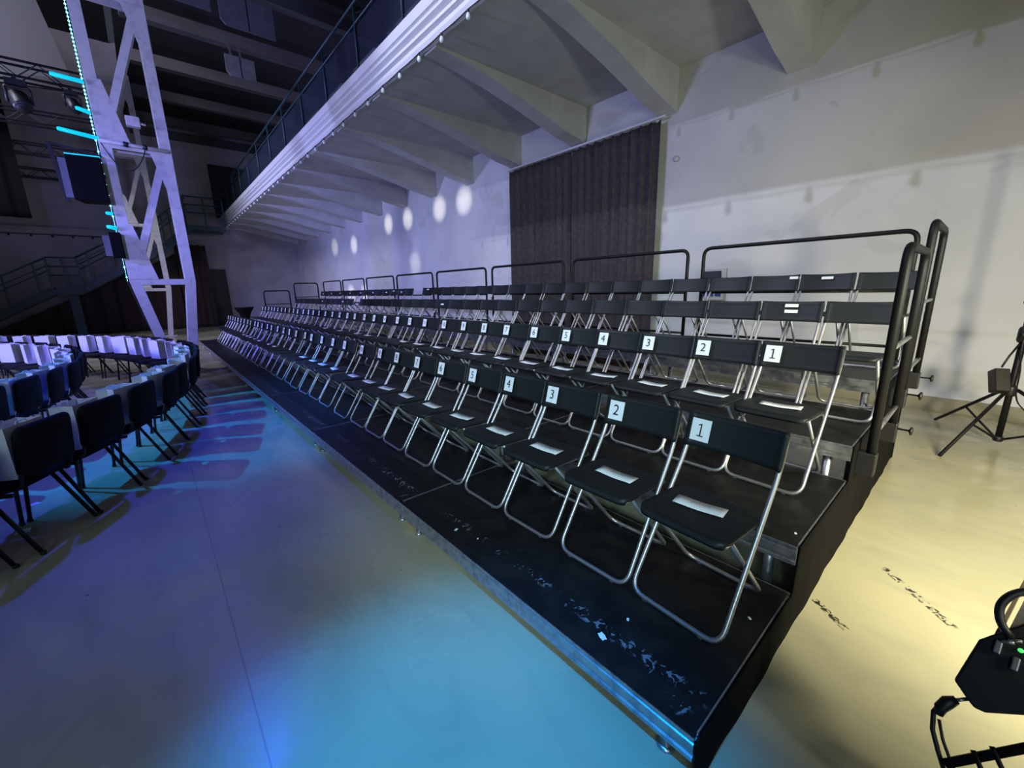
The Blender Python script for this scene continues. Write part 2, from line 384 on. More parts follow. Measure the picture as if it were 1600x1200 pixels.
# roof beams over the aisle and the pale boards hanging from them
beam0 = None
for i, y in enumerate((13.66, 16.51, 19.37, 22.3, 25.2, 27.15)):
    me = MB().box(0.7, XW-.02, -.14, .14, 0, .34).mesh('roof_beam', M['beam']) if i == 0 else beam0
    beam0 = me
    tag(ob('roof_beam', me, loc=(0, y, 8.97)), f'pale grey roof beam across the dark roof, {ORD[i]} from the front', 'beam', 'roof beams')
for i, (x0, x1, y, z0, z1) in enumerate(((0.95, 2.3, 13.35, 8.20, 9.0), (2.47, 3.66, 13.35, 8.02, 8.72), (2.95, 3.72, 16.2, 8.05, 8.62))):
    t = thing('hanging_board', ['pale hanging board nearest the white column', 'wide pale board hanging from the roof beam, right of another board',
                                'small pale board hanging from the second roof beam'][i], 'panel', ((x0+x1)/2, y, z0), 0, 'boards hung from the roof')
    w = (x1-x0)/2
    ob('board', MB().prism([(-w, .12), (-w+.1, 0), (w, 0), (w, z1-z0), (-w, z1-z0)], 'y', -.03, .03).mesh('board', M['board']), t)
    for sx in (-.55, .1): ob('hanger', MB().bar((sx*w, 0, z1-z0), (sx*w, .12, 9.0-z0), .05, .02).mesh('hanger', M['beam']), t)
    ob('seam', MB().box(-.012, .012, -.036, -.03, .01, z1-z0-.01).mesh('seam', M['dark']), t)

# ------------------------------------------------------------------ gallery over the tribune
g = thing('gallery', 'white concrete gallery with curved ribs running above the seating', 'balcony', (0, 0, 0))
ob('slab', MB().box(3.72, XW-.005, Y0, Y1-.01, 5.02, 5.55).mesh('slab', M['concrete']), g)
prof = [(3.72, 5.03), (3.66, 5.03), (3.64, 5.08), (3.67, 5.10), (3.67, 5.16), (3.62, 5.19), (3.66, 5.22), (3.66, 5.27), (3.60, 5.31), (3.60, 5.35), (3.64, 5.37),
        (3.59, 5.40), (3.57, 5.52), (3.60, 5.56), (3.72, 5.56)]
ob('fascia_moulding', MB().prism(prof, 'y', Y0, Y1-.01).mesh('fascia', M['moulding']), g)
ob('floor_edge', MB().box(3.74, 3.98, Y0, Y1-.01, 5.56, 5.72).mesh('floor_edge', M['beam']), g)
rp = [(3.73, 5.03), (3.73, 4.99), (4.3, 4.95), (4.9, 4.85), (5.5, 4.73), (6.1, 4.59), (6.6, 4.47), (6.95, 4.42), (XW-.006, 4.37), (XW-.006, 5.03)]
rib = MB().prism(rp, 'y', 0, .33).mesh('rib', M['concrete'])
for k in range(-3, 14): ob('rib', rib, g, (0, 2.0+1.91*k, 0))

g = thing('gallery_railing', 'dark teal steel railing along the top edge of the gallery', 'railing', (3.80, 0, 5.72))
post = MB().tube([(0, 0, 0), (0, 0, 1.08)], .022, 8).box(-.05, .05, -.05, .05, 0, .01).bar((0, 0, .95), (.16, 0, 1.05), .03, .01).mesh('post', M['teal'])
y = 4.99
while y < 27: ob('post', post, g, (0, y, 0)); y += 1.85
ob('handrail', MB().tube([(0, 3, 1.1), (0, 27.2, 1.1)], .026, 8).mesh('handrail', M['teal']), g)
ob('middle_rail', MB().tube([(0, 3, .78), (0, 27.2, .78)], .02, 8).mesh('middle_rail', M['teal']), g)
ob('netting', MB().box(.03, .036, 3, 27.2, .0, .76).mesh('netting', M['net']), g)

# festoon string under the gallery edge
g = thing('festoon_lights', 'string of unlit white bulbs hanging under the gallery edge', 'string lights', (3.64, 0, 5.03))
ys = [1.11+.63*k for k in range(42)]
cab = []
for k, yy in enumerate(ys): cab += [(0, yy, -.02), (0, yy+.315, -.035)]
ob('cable', MB().tube(cab, .007, 5).mesh('cable', M['dark']), g)
bm_ = MB().lathe([(.006, -.052), (.017, -.058), (.029, -.085), (.031, -.105), (.024, -.128), (.006, -.138)], n=10).mesh('bulb', M['bulb'])
sm_ = MB().lathe([(.013, -.02), (.017, -.025), (.017, -.058), (.012, -.062)], n=8).mesh('socket', M['dark'])
for yy in ys:
    bo = ob('bulb', bm_, g, (0, yy, 0)); ob('socket', sm_, bo)

# ------------------------------------------------------------------ curtain on the right wall
g = thing('curtain_rail', 'pale wall-mounted rail carrying the brown-grey curtains', 'curtain rail', (7.0, 6.06, 4.31))
ob('track', MB().box(-.02, .02, -2.02, 2.02, 0, .035).mesh('track', M['moulding']), g)
for yy in (-1.8, -.6, .6, 1.8): ob('bracket', MB().box(.02, .15, yy-.015, yy+.015, .005, .03).mesh('bracket', M['moulding']), g)
def curtain(name, label, y0, y1, z0, z1, x, seed, mt, n_f, amp=.05, cat='curtain', flat=False, topf=None, group=None):
    rnd = random.Random(seed); ph = [rnd.uniform(0, 6) for _ in range(6)]
    W_ = y1-y0
    def fn(u, v):
        s = u*n_f*2*PI
        a = amp*(.55+.45*v)*(math.sin(s+ph[0]+.6*math.sin(u*7+ph[1]))+.4*math.sin(2.3*s+ph[2]))*(1 if v < .97 else .6)
        zt = z1 if topf is None else topf(u)
        z = z0+(zt-z0)*v
        if v == 1: z -= .035*abs(math.sin(u*n_f*PI))
        if flat: return (y0+W_*u, x+a, z)
        return (x+a, y0+W_*u+.012*math.sin(s*1.3)*(1-v), z)
    o = ob(name, MB().grid(fn, int(n_f*12), 14, th=((0, .006, 0) if flat else (.006, 0, 0))).mesh(name, mt))
    return tag(o, label, cat, group)
curtain('curtain', 'brown-grey curtain panel on the right wall, nearer the far end', 6.07, 8.02, .05, 4.30, 6.99, 1, M['curtain'], 9, .035)
curtain('curtain', 'brown-grey curtain panel on the right wall, nearer the camera side', 4.10, 6.04, .05, 4.30, 6.99, 2, M['curtain'], 10, .035)

# sockets and box behind the tribune
t = thing('socket_panel', 'grey wall panel with three blue sockets behind the top row', 'socket', (XW-.001, 3.08, 1.33))
ob('box', MB().box(-.09, 0, -.20, .20, 0, .20).mesh('box', M['plate']), t, bevel=.01)
for k in range(3): ob('socket', MB().box(-.12, -.09, -.125+k*.12-.04, -.125+k*.12+.04, .06, .15).mesh('socket', M['blue']), t)
t = thing('switch_box', 'small dark wall box in a pale frame above the blue sockets', 'box', (XW-.001, 3.08, 1.58))
ob('back_plate', MB().box(-.03, 0, -.20, .17, 0, .25).mesh('back_plate', M['plate']), t)
ob('cover', MB().box(-.09, -.03, -.12, .15, .02, .21).mesh('cover', M['dark']), t)
tag(ob('wall_plug', MB().lathe([(.045, 0), (.05, .02), (.03, .04)], n=10, axis=(-1, 0, 0)).mesh('wall_plug', M['plate']), loc=(XW-.001, 3.87, 3.66)), 'small round grey cover on the wall beside the curtain', 'cover')

# ------------------------------------------------------------------ tribune platforms
TX = [1.05, 1.98, 2.92, 3.87]; TZ = [.20, .432, .645, .865]; YS = .39
DEP = [.93, .94, .95, 1.0]; CXO = [.63, .732, .757, .80]
TIER = ['lowest', 'second', 'third', 'top']
def platform_meshes(h, D):
    top = MB().box(.0055, D-.0055, .0085, 1.9915, h-.016, h).mesh('deck_board', M['deck_worn'] if h < .25 else M['deck'])
    fr = MB()
    # grooved aluminium edge profile
    pr = [(0, -.09), (0, -.075), (.006, -.07), (.006, -.058), (0, -.053), (0, -.022), (.006, -.018), (.006, -.012), (0, -.008), (0, .001), (.005, .001), (.005, -.016), (.03, -.016), (.03, -.09)]
    fr.prism([(x, z+h) for x, z in pr], 'y', .003, 1.997)
    fr.prism([(D-x, z+h) for x, z in pr], 'y', .003, 1.997)
    fr.prism([(y+.003, z+h) for y, z in pr], 'x', .03, D-.03); fr.prism([(1.997-y, z+h) for y, z in pr], 'x', .03, D-.03)
    fr = fr.mesh('frame', M['alu'])
    leg = MB().tube([(0, 0, .006), (0, 0, h-.016)], .024, 12).lathe([(.034, 0), (.034, .008), (.026, .014)], n=12).mesh('leg', M['alu'])
    return top, fr, leg
block = MB().box(-.07, .07, -.05, .05, 0, .055).mesh('levelling_block', M['wood'])
for i in range(4):
    top, fr, leg = platform_meshes(TZ[i], DEP[i])
    for k in range(8):
        t = thing('stage_platform', f'black stage platform with aluminium edge, {TIER[i]} tier, {ORD[k]} from the near end', 'platform', (TX[i], YS+2*k, 0), 0, 'platforms of the seating tribune')
        ob('deck_board', top, t); ob('frame', fr, t)
        for lx in (.07, DEP[i]-.07):
            for ly in (.12, 1.88): ob('leg', leg, t, (lx, ly, 0))
        if i == 0:
            ob('levelling_block', block, t, (.14, .14, 0)); ob('levelling_block', block, t, (.10, 1.93, 0))

# black skirt on the near end, stepped along the tiers
mb = MB(); nx = 160; cols = []
def skirt_top(x):
    for i in (3, 2, 1, 0):
        if x >= TX[i]+.002: return TZ[i]-.002
    return TZ[0]-.002
def skirt(u, v):
    x = 1.045+u*3.835; zt = skirt_top(x)
    w = math.sin(x*9)+.6*math.sin(x*23+1)
    y = YS-.006-.0025*w*(1-v)-.008*(1-v)
    if x > 4.87: y = YS-.02
    return (x, y, .004+(zt-.004)*v)
tag(ob('stage_skirt', mb.grid(skirt, nx, 8, th=(0, .003, 0)).mesh('stage_skirt', M['skirt'])), 'black cloth skirt hanging down the near end of the tribune', 'stage skirt')

# paper scraps and paint chips on the lowest tier
def scrap(x, y, z, s, label, ang=0):
    pts = [(math.cos(a)*s*(1 if k % 2 else .6), math.sin(a)*s*.45) for k, a in enumerate([j*PI/4 for j in range(8)])]
    tag(ob('paper_scrap', MB().prism(pts, 'z', 0, .0012).mesh('paper_scrap', M['card']), loc=(x, y, z), rot=(0, 0, ang)), label, 'scrap', 'white scraps on the tribune')
scrap(1.16, .82, .201, .028, 'largest white paper scrap on the front edge of the lowest tier', 1.2)
scrap(1.15, 1.86, .201, .018, 'white paint chip near the platform seam on the lowest tier', .4)
scrap(1.19, 1.70, .201, .010, 'tiny white chip beside the paint chip on the lowest tier', .8)
scrap(1.31, .80, .201, .012, 'small white scrap in front of the second chair', .5)
scrap(1.69, .46, .201, .012, 'small white scrap beside the foot of the first chair', .9)
scrap(2.10, .43, .433, .012, 'small white scrap at the near corner of the second tier', .3)

# ------------------------------------------------------------------ tribune railings
def guard(name, label, length, loc, rz, h, bars, group, knob=True):
    t = thing(name, label, 'railing', loc, rz, group)
    R = .02
    path = fillet([(0, .02, -.12), (0, .02, h), (0, length-.02, h), (0, length-.02, -.12)], .09, 6)
    ob('frame', MB().tube(path, R, 10).mesh('frame', M['rail']), t)
    for yy in (.02, length-.02): ob('clamp', MB().box(-.115, .03, yy-.035, yy+.035, -.12, -.03).mesh('clamp', M['dark']), t)
    for z in bars: ob('cross_bar', MB().tube([(0, .03, z), (0, length-.03, z)], .014, 8).mesh('cross_bar', M['rail']), t)
    return t
for k in range(8):
    guard('guard_rail', f'black tube guard rail behind the top row, {ORD[k]} from the near end', 1.83, (4.965, YS+.075+1.98*k, .865), 0, 1.115, (.13, .62), 'guard rails behind the top row')
def side_guard(label, x, z, h, y, near):
    t = thing('guard_rail', label, 'railing', (x, y, z), 0, 'guard rails at the tribune ends')
    path = fillet([(.08, 0, -.2), (.08, 0, h), (.88, 0, h), (.88, 0, -.2)], .09, 6)
    ob('frame', MB().tube(path, .024, 10).mesh('frame', M['rail']), t)
    for zz in ((.06, .55) if near else (.6,)): ob('cross_bar', MB().tube([(.09, 0, zz), (.87, 0, zz)], .014, 8).mesh('cross_bar', M['alu'] if near else M['rail']), t)  # near bars get the paler material to show caught light
    for xx in (.08, .88):
        ob('clamp', MB().box(xx-.035, xx+.035, (-.03 if near else -.06), (.06 if near else .03), -.2, -.06).mesh('clamp', M['dark']), t, bevel=.006)
        if near and not (z < .7 and xx < .5): ob('knob', MB().lathe([(.006, 0), (.006, .055), (.012, .06), (.03, .066), (.03, .076), (.02, .08)], n=10, axis=(0, -1, 0)).mesh('knob', M['dark']), t, (xx, -.03, -.10))
side_guard('black end guard rail at the near end of the third tier', 2.99, .645, 1.105, YS-.065, True)
side_guard('black end guard rail at the near end of the top tier', 3.97, .865, 1.085, YS-.065, True)
side_guard('black end guard rail at the far end of the third tier', 2.99, .645, 1.055, YS+16.065, False)
side_guard('black end guard rail at the far end of the top tier', 3.97, .865, 1.085, YS+16.065, False)

# ------------------------------------------------------------------ folding chairs (front faces -x)
RT = .0105
frm = fillet([(.205, -.2, .765), (.165, -.2, .62), (-.222, -.205, .012), (-.222, .205, .012), (.165, .2, .62), (.205, .2, .765)], [.10, .07, .07, .10], 6)
me_front = MB().tube(frm, RT, 8).box(-.23, -.214, -.14, -.12, 0, .004).box(-.23, -.214, .12, .14, 0, .004).mesh('front_frame', M['steel'])
rrm = fillet([(-.165, -.176, .432), (.208, -.176, .012), (.208, .176, .012), (-.165, .176, .432)], .065, 6)
me_rear = MB().tube(rrm, RT, 8).box(.20, .216, -.12, -.10, 0, .004).box(.20, .216, .10, .12, 0, .004).mesh('rear_frame', M['steel'])
me_strip = MB().bar((-.205, 0, .428), (.125, 0, .418), .006, .016).mesh('seat_rail', M['steel'])
def seatf(u, v):
    x = -.232+.375*u; y = (-.194+.388*v)
    e = min(u, 1-u)*.375; e2 = min(v, 1-v)*.388
    cr = .055
    # rounded corners
    if e < cr and e2 < cr:
        cx = (cr-e); cy = (cr-e2); d = math.hypot(cx, cy)
        if d > cr:
            f = cr/d
            x += (1 if u < .5 else -1)*(cx-cx*f); y += (1 if v < .5 else -1)*(cy-cy*f)
    z = .446-.010*u - (.012*(1-min(1, e/.02))**2) - .004*math.sin(PI*u)*math.sin(PI*v)
    if u < .03: z -= .006
    return (x, y, z)
me_seat = MB().grid(seatf, 24, 20, th=(0, 0, -.014)).mesh('seat', M['plastic'])
def backf(u, v):
    y = -.2085+.417*u; z = .628+.157*v
    c = 1-(2*u-1)**2
    x = .150+(z-.632)*.26 + .020*c - (.010 if (u < .02 or u > .98) else 0)
    z -= .006*c*(v)
    if v in (0, 1): x -= .004
    return (x, y, z)
me_back = MB().grid(backf, 20, 8, th=(.026, 0, 0)).mesh('backrest', M['plastic'])
me_sticker = MB().box(-.001, .001, -.045, .045, -.012, .012).mesh('sticker', M['card'])
# number card: white square with black digits on the front (-x) face
card_cache = {}
def card_mesh(n):
    if n in card_cache: return card_cache[n]
    mb = MB(); tilt = .26
    def T(a, h, off): # a along +y in chair space seen from the front runs to the viewer's left
        return (tilt*h-off, a, h)
    w, h = .045, .050
    vs = [T(-w, -h, 0), T(w, -h, 0), T(w, h, 0), T(-w, h, 0), T(-w, -h, .0015), T(w, -h, .0015), T(w, h, .0015), T(-w, h, .0015)]
    mb.add(vs, [(0, 1, 2, 3), (7, 6, 5, 4), (0, 4, 5, 1), (1, 5, 6, 2), (2, 6, 7, 3), (3, 7, 4, 0)])
    tv, tf = text_geo(str(n), .080 if n < 10 else .066)
    if n == 1:
        tv = [Vector((x_, y_, 0)) for x_, y_ in ((-.013, -.029), (.017, -.029), (.017, -.024), (-.013, -.024), (-.001, -.024), (.005, -.024), (.005, .029), (-.001, .029),
                                                (-.012, .019), (-.012, .024), (-.001, .029), (-.001, .023))]
        tf = [(0, 1, 2, 3), (4, 5, 6, 7), (8, 11, 10, 9)]
    mb.add([T(-v.x, v.y, .0040) for v in tv], tf, 1)
    card_cache[n] = me = mb.mesh('number_card', [M['card'], M['ink']])
    return me
def build_chair(label, group, loc, rz=0):
    t = thing('folding_chair', label, 'chair', loc, rz, group)
    ob('front_frame', me_front, t); ob('rear_frame', me_rear, t)
    ob('seat', me_seat, t); ob('backrest', me_back, t)
    ob('seat_rail', me_strip, t, (0, -.182, 0)); ob('seat_rail', me_strip, t, (0, .182, 0))
    return t
proto = None
rnd = random.Random(3)
def chair_at(tier, y, label, group, num=None, rz=0.0, dx=0, dz=0, stickers=()):
    global proto
    loc = (TX[tier]+CXO[tier]+dx, y, TZ[tier]+.001+dz)
    if proto is None: proto = build_chair(label, group, loc, rz); remember(proto); t = proto
    else: t = dup(proto, loc, rz, label, group)
    if num is not None:
        ob('number_card', card_mesh(num), t, (.1985-.038, .139, .712), (0, 0, 0))
    for sy, sz in stickers: ob('sticker', me_sticker, t, (.205-.024, sy, sz), (0, .25, 0))
    return t
# slip mesh with faint grey print
sv, sf = text_geo('Reserviert', .020); sv2, sf2 = text_geo('1.P', .013)
mb = MB()
def slipf(u, v): return (-.038+.076*u, -.104+.208*v, .0045+.002*math.cos(v*PI*2))
mb.grid(slipf, 2, 10, th=(0, 0, -.0005))
mb.add([(-v.y+.004, -v.x*1.0, .0072) for v in sv], sf, 1); mb.add([(-v.y-.014, -v.x, .0072) for v in sv2], sf2, 1)
me_slip = mb.mesh('paper_slip', [M['card'], M['grey_ink']])
def slip(tier, y, label, dy=0, rz=0, group='paper slips on the seats'):
    o = ob('paper_slip', me_slip, loc=(TX[tier]+CXO[tier]-.035, y+dy, TZ[tier]+.4425), rot=(0, -.03, rz))
    tag(o, label, 'paper', group)

# front row: 33 chairs
y = .655
row1 = []
for n in range(1, 34):
    yy = .695+.460*(n-1) + (rnd.uniform(-.015, .015) if n > 3 else 0)
    if n <= 10: yy = (.668, 1.115, 1.60, 2.035, 2.48, 2.92, 3.37, 3.80, 4.22, 4.69)[n-1]
    row1.append(yy)
    chair_at(0, yy, f'black folding chair with number card {n}, {ordn(n)} in the front row', 'numbered chairs of the front row', n, rnd.uniform(-.02, .02) if n > 1 else -.07, dx=rnd.uniform(-.012, .012))
for n in list(range(1, 15))+[18, 19, 21, 22, 23, 24, 25]:
    slip(0, row1[n-1], f'white paper slip on the seat of the {ordn(n)} chair in the front row', rnd.uniform(-.02, .02), rnd.uniform(-.12, .12))
row2 = []
for n in range(1, 37):
    yy = .700+.430*(n-1) + (rnd.uniform(-.005, .005) if n > 3 else 0)
    if n <= 10: yy = (.71, 1.13, 1.545, 1.975, 2.39, 2.83, 3.25, 3.66, 4.07, 4.50)[n-1]
    row2.append(yy)
    chair_at(1, yy, f'black folding chair with number card {n}, {ordn(n)} in the second row', 'numbered chairs of the second row', n, rnd.uniform(-.012, .012) if n > 1 else -.05, dx=rnd.uniform(-.012, .012), dz=.0)
for n in list(range(1, 13))+[15, 16, 18, 20]:
    slip(1, row2[n-1], f'white paper slip on the seat of the {ordn(n)} chair in the second row', rnd.uniform(-.02, .02), rnd.uniform(-.12, .12))
gap3 = {21, 22}
k = 0
for n in range(1, 36):
    yy = .60+.434*(n-1)+(rnd.uniform(-.005, .005) if n > 2 else 0)
    if 10.1 < yy < 10.55: continue
    k += 1
    st = {2: ((.0, .75), (.0, .705)), 14: ((0, .70),), 24: ((.1, .71),), 28: ((.1, .71),)}.get(k, ())
    chair_at(2, yy, f'black folding chair without a number in the third row, {ordn(k)} from the near end', 'chairs of the third row', None, rnd.uniform(-.02, .02), dx=rnd.uniform(-.015, .015), stickers=st)
k = 0
for n in range(1, 37):
    yy = .605+.437*(n-1)+(rnd.uniform(-.007, .007) if n > 2 else 0)
    if 8.7 < yy < 9.1: continue
    k += 1
    st = {2: ((0, .745),), 3: ((-.17, .755),), 19: ((0, .745),), 22: ((0, .73),)}.get(k, ())
    if k > 20 and k % 2: st = ((0, .70),)
    rz = rnd.uniform(-.02, .02); dz = 0
    extra = ''
    chair_at(3, yy, f'black folding chair in the top row of the tribune, {ordn(k)} from the near end', 'chairs of the top row', None, rz, dx=rnd.uniform(-.015, .015), stickers=st)

# ------------------------------------------------------------------ upholstered chairs in arcs facing the stage
def rounded_slab(w, h, r, fn, nu=14, nv=10, th=(0, 0, .05)):
    return None
def sq(u, w): return w*(2*u-1)
def cushion(wx, wy, r):
    # rounded rectangle outline in (a,b)
    pts = []
    for cx, cy, a0 in ((wx-r, wy-r, 0), (-wx+r, wy-r, PI/2), (-wx+r, -wy+r, PI), (wx-r, -wy+r, 1.5*PI)):
        for k in range(6): a = a0+k*PI/10; pts.append((cx+r*math.cos(a), cy+r*math.sin(a)))
    return pts
def padded(outl, mapf, t):
    mb = MB(); n = len(outl); layers = [(.0, .90), (.15, .98), (.5, 1.0), (.85, .98), (1.0, .90)]
    vs = [mapf(x*s, y*s, t*h) for h, s in layers for x, y in outl]
    fs = []
    for L_ in range(len(layers)-1):
        for j in range(n): fs.append((L_*n+j, L_*n+(j+1) % n, (L_+1)*n+(j+1) % n, (L_+1)*n+j))
    vs.append(mapf(0, 0, -.0)); vs.append(mapf(0, 0, t))
    e0 = len(vs)-2; e1 = len(vs)-1; b0 = (len(layers)-1)*n
    for j in range(n): fs.append((j, e0, (j+1) % n)); fs.append((b0+j, b0+(j+1) % n, e1))
    return mb.add(vs, fs, 0, True)
me_cseat = padded(cushion(.215, .235, .07), lambda a, b_, t: (a-.02, b_, .42+t+.01*(1 if a < 0 else 0)-.012*(a/.2)**2*(a < 0)), .055).mesh('seat', M['fabric'])
me_cback = padded(cushion(.215, .165, .06), lambda a, b_, t: (.215+t+.10*(b_+.16)-.9*a*a*.5, a, .66+b_), .045).mesh('backrest', M['fabric'])
def legm(x0, y0, x1, y1, z1):
    return MB().tube([(x0, y0, 0), (x1, y1, z1)], .0125, 8).lathe([(.016, 0), (.016, .02)], c=(x0, y0, 0), n=8).mesh('leg', M['blackleg'])
legs = [legm(-.20, s*.235, -.155, s*.225, .43) for s in (-1, 1)]+[legm(.235, s*.235, .03, s*.225, .43) for s in (-1, 1)]
me_br = MB().tube(fillet([(.02, 0, .42), (.20, 0, .44), (.235, 0, .60)], .05), .011, 8).mesh('back_bracket', M['blackleg'])
me_uf = MB().bar((-.17, -.225, .41), (.17, -.225, .41), .022, .022).bar((-.17, .225, .41), (.17, .225, .41), .022, .022).bar((-.155, -.225, .41), (-.155, .225, .41), .022, .022).mesh('under_frame', M['blackleg'])
def build_conf(label, group, loc, rz):
    t = thing('upholstered_chair', label, 'chair', loc, rz, group)
    ob('seat', me_cseat, t); ob('backrest', me_cback, t)
    for L_ in legs: ob('leg', L_, t)
    ob('back_bracket', me_br, t, (0, .20, 0)); ob('back_bracket', me_br, t, (0, -.20, 0)); ob('under_frame', me_uf, t)
    return t
# gift bag: open top, gusset sides, twisted handles
def build_bag(label, group, loc, rz):
    t = thing('paper_bag', label, 'bag', loc, rz, group)
    w, d, h = .150, .068, .33; th = .0015; mb = MB()
    mb.box(-d, d, -w, w, 0, .002)
    mb.grid(lambda u, v: (-d-.004*math.sin(PI*u)*v, -w+2*w*u, h*v), 6, 6, th=(th, 0, 0), smooth=False)
    mb.grid(lambda u, v: (d+.004*math.sin(PI*u)*v, -w+2*w*u, h*v), 6, 6, th=(-th, 0, 0), smooth=False)
    for s in (-1, 1):
        mb.grid(lambda u, v: (-d+2*d*u, s*(w-.030*v*(1-abs(2*u-1))), h*v), 6, 6, th=(0, -s*th, 0), smooth=False)
    ob('bag_body', mb.mesh('bag_body', M['bag']), t)
    for s in (-1, 1):
        ob('handle', MB().tube(fillet([(s*d*.95, -.045, h-.02), (s*d*.8, -.04, h+.012), (s*d*.8, .04, h+.012), (s*d*.95, .045, h-.02)], .03, 4), .003, 6).mesh('handle', M['bag']), t)
    return t
conf0 = None; bag0 = None
CX, CY = -7.7, 7.95
def arc_row(R, a0, a1, step, name):
    global conf0, bag0
    n = int(round((a1-a0)/step)); 
    for k in range(n+1):
        a = a0+(a1-a0)*k/n
        if abs(a) < math.radians(.5): pass
        rr = random.Random(k*7+int(R*10)); a_ = a+rr.uniform(-.004, .004); R_ = R+rr.uniform(-.03, .03)
        x = CX+(R_-.23)*math.cos(a_); y_ = CY+(R_-.23)*math.sin(a_); rz = a_+rr.uniform(-.06, .06)
        pos = f'{ordn(k+1)} from the near end of the {name} arc'
        lb = f'black upholstered chair, {pos}'
        gr = f'upholstered chairs of the {name} arc'
        if conf0 is None: conf0 = build_conf(lb, gr, (x, y_, 0), rz); remember(conf0)
        else: dup(conf0, (x, y_, 0), rz, lb, gr)
        bx, by = x+.085*math.cos(rz), y_+.085*math.sin(rz)
        lb = f'white paper bag on the chair {pos}'; gr = f'gift bags on the {name} arc'
        rb = rz+rr.uniform(-.25, .25)
        if bag0 is None: bag0 = build_bag(lb, gr, (bx, by, .483), rb); remember(bag0)
        else: dup(bag0, (bx, by, .483), rb, lb, gr)
arc_row(8.12, math.radians(-38.0), math.radians(54), .0705, 'outer')
arc_row(6.88, math.radians(-24), math.radians(46), .084, 'inner')
# bits of paper on the floor by the chairs
for i, (x, y_, s, lb) in enumerate(((-.93, 4.72, .03, 'folded white paper bit under the nearest arc chairs'), (-.91, 4.19, .04, 'flat white paper square on the floor by a chair leg'))):
    tag(ob('paper_bit', MB().prism([(-s, -s), (s, -s*.8), (s*.9, s), (-s, s*.9)], 'z', 0, .002).mesh('paper_bit', M['card']), loc=(x, y_, .001), rot=(0, 0, .5+i)), lb, 'paper')

# ------------------------------------------------------------------ lattice columns
def column(y, label, detail=True):
    t = thing('lattice_column', label, 'column', (0.33, y, 0), 0, 'white lattice columns')
    D = .15  # half depth
    zt = 9.5 if y < 15 else 9.5
    mt = M['lattice']
    L_, R_ = -.43, .43
    for nm, xs, ft in (('left_chord', L_, -.10), ('right_chord', R_, .20)):
        mb = MB(); w = .085
        mb.prism([(ft-w, 0), (ft+w, 0), (xs+w, 1.87), (xs+w, zt), (xs-w, zt), (xs-w, 1.87)], 'y', -D, D)
        ob(nm, mb.mesh(nm, mt), t, bevel=.004)
    levels = [1.87, 4.30, 6.75, 9.2]
    for i, z in enumerate(levels):
        ob('cross_bar', MB().box(L_, R_, -D-.005, -D+.03, z-.055, z+.055).box(L_, R_, D-.03, D+.005, z-.055, z+.055).mesh('cross_bar', mt), t)
        if i < 3:
            z1 = levels[i+1]
            for yy in (-D-.01, D+.01):
                ob('diagonal_brace', MB().bar((L_+.02, yy, z+.08), (R_-.05, yy, z1-.05), .12, .02, upv=(0, 1, 0)).mesh('diagonal_brace', mt), t)
            # gusset plates
            ob('gusset_plate', MB().prism([(L_-.08, z+.05), (L_+.36, z+.05), (L_+.13, z+1.05), (L_-.05, z+1.05)], 'y', -D-.022, -D-.006).mesh('gusset_plate', mt), t)
            ob('gusset_plate', MB().prism([(R_+.08, z1-.05), (R_-.25, z1-.05), (R_-.02, z1-1.0), (R_+.07, z1-1.0)], 'y', -D-.022, -D-.006).mesh('gusset_plate', mt), t)
    ob('base_plate', MB().box(-.3, .4, -.25, .25, 0, .03).mesh('base_plate', mt), t)
    return t
column(11.15, 'white lattice steel column standing behind the outer arc of chairs')
column(22.2, 'farther white lattice column, seen through the nearer one')

# cyan rope light down the left edge of the near column
mb = MB(); pts = []
edge = [(0.33-.52, 9.3), (0.33-.52, 1.87), (0.33-.19, .2)]
def edge_pt(s):
    (x0, z0), (x1, z1), (x2, z2) = edge; l1 = z0-z1; l2 = math.hypot(x2-x1, z2-z1); d = s*(l1+l2)
    if d < l1: return (x0, 11.15-.14, z0-d)
    f = (d-l1)/l2; return (x1+(x2-x1)*f, 11.15-.14, z1+(z2-z1)*f)
t = thing('rope_light', 'cyan glowing rope light down the left edge of the white column', 'light', (0, 0, 0))
ob('cable', MB().tube([tuple(Vector(edge_pt(k/80))+Vector((-.02-.008*(k % 2), 0, 0))) for k in range(81)], .008, 6).mesh('cable', M['dark']), t)
bp_ = []; br_ = []
for k in range(151):
    p = edge_pt(k/150)
    if p[2] < 1.9: continue
    on = p[2] > 4.4 or k % 3 == 0
    for q, rr in ((0, .003), (.3, .003), (.42, .015 if on else .003), (.68, .015 if on else .003), (.8, .003)):
        e = edge_pt((k+q)/150); bp_.append((e[0]-.022, e[1]-.005, e[2])); br_.append(rr)
mb = MB().tube(bp_, br_, 6)
ob('led_beads', mb.mesh('led_beads', M['cyandot']), t)

# pipes and lamps on the near column; cyan light on pipes painted as glow
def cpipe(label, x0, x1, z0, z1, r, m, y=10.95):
    tag(ob('cyan_lit_pipe', MB().tube([(x0, y, z0), (x0+.03, y, z0), (x1, y, z1)], [r*.7, r, r], 10).mesh('cyan_lit_pipe', m)), label, 'light', 'pipes on the column with painted cyan light')
cpipe('pipe with painted cyan light sticking out high on the column', -.60, -.20, 5.26, 5.24, .033, M['cyanlit'])
cpipe('long pipe with painted cyan light above the hung loudspeaker', -.67, -.16, 4.42, 4.36, .033, M['cyanlit'])
cpipe('short pipe with painted cyan light between the long pipes', -.38, -.20, 4.80, 4.76, .032, M['cyanlit'])
cpipe('small bar with painted cyan light on the column below the large loudspeaker', -.30, -.20, 3.10, 3.09, .03, M['cyanlit'])
cpipe('bar with painted cyan light on the column above the small loudspeaker', -.33, -.19, 2.86, 2.84, .035, M['cyanlit'])
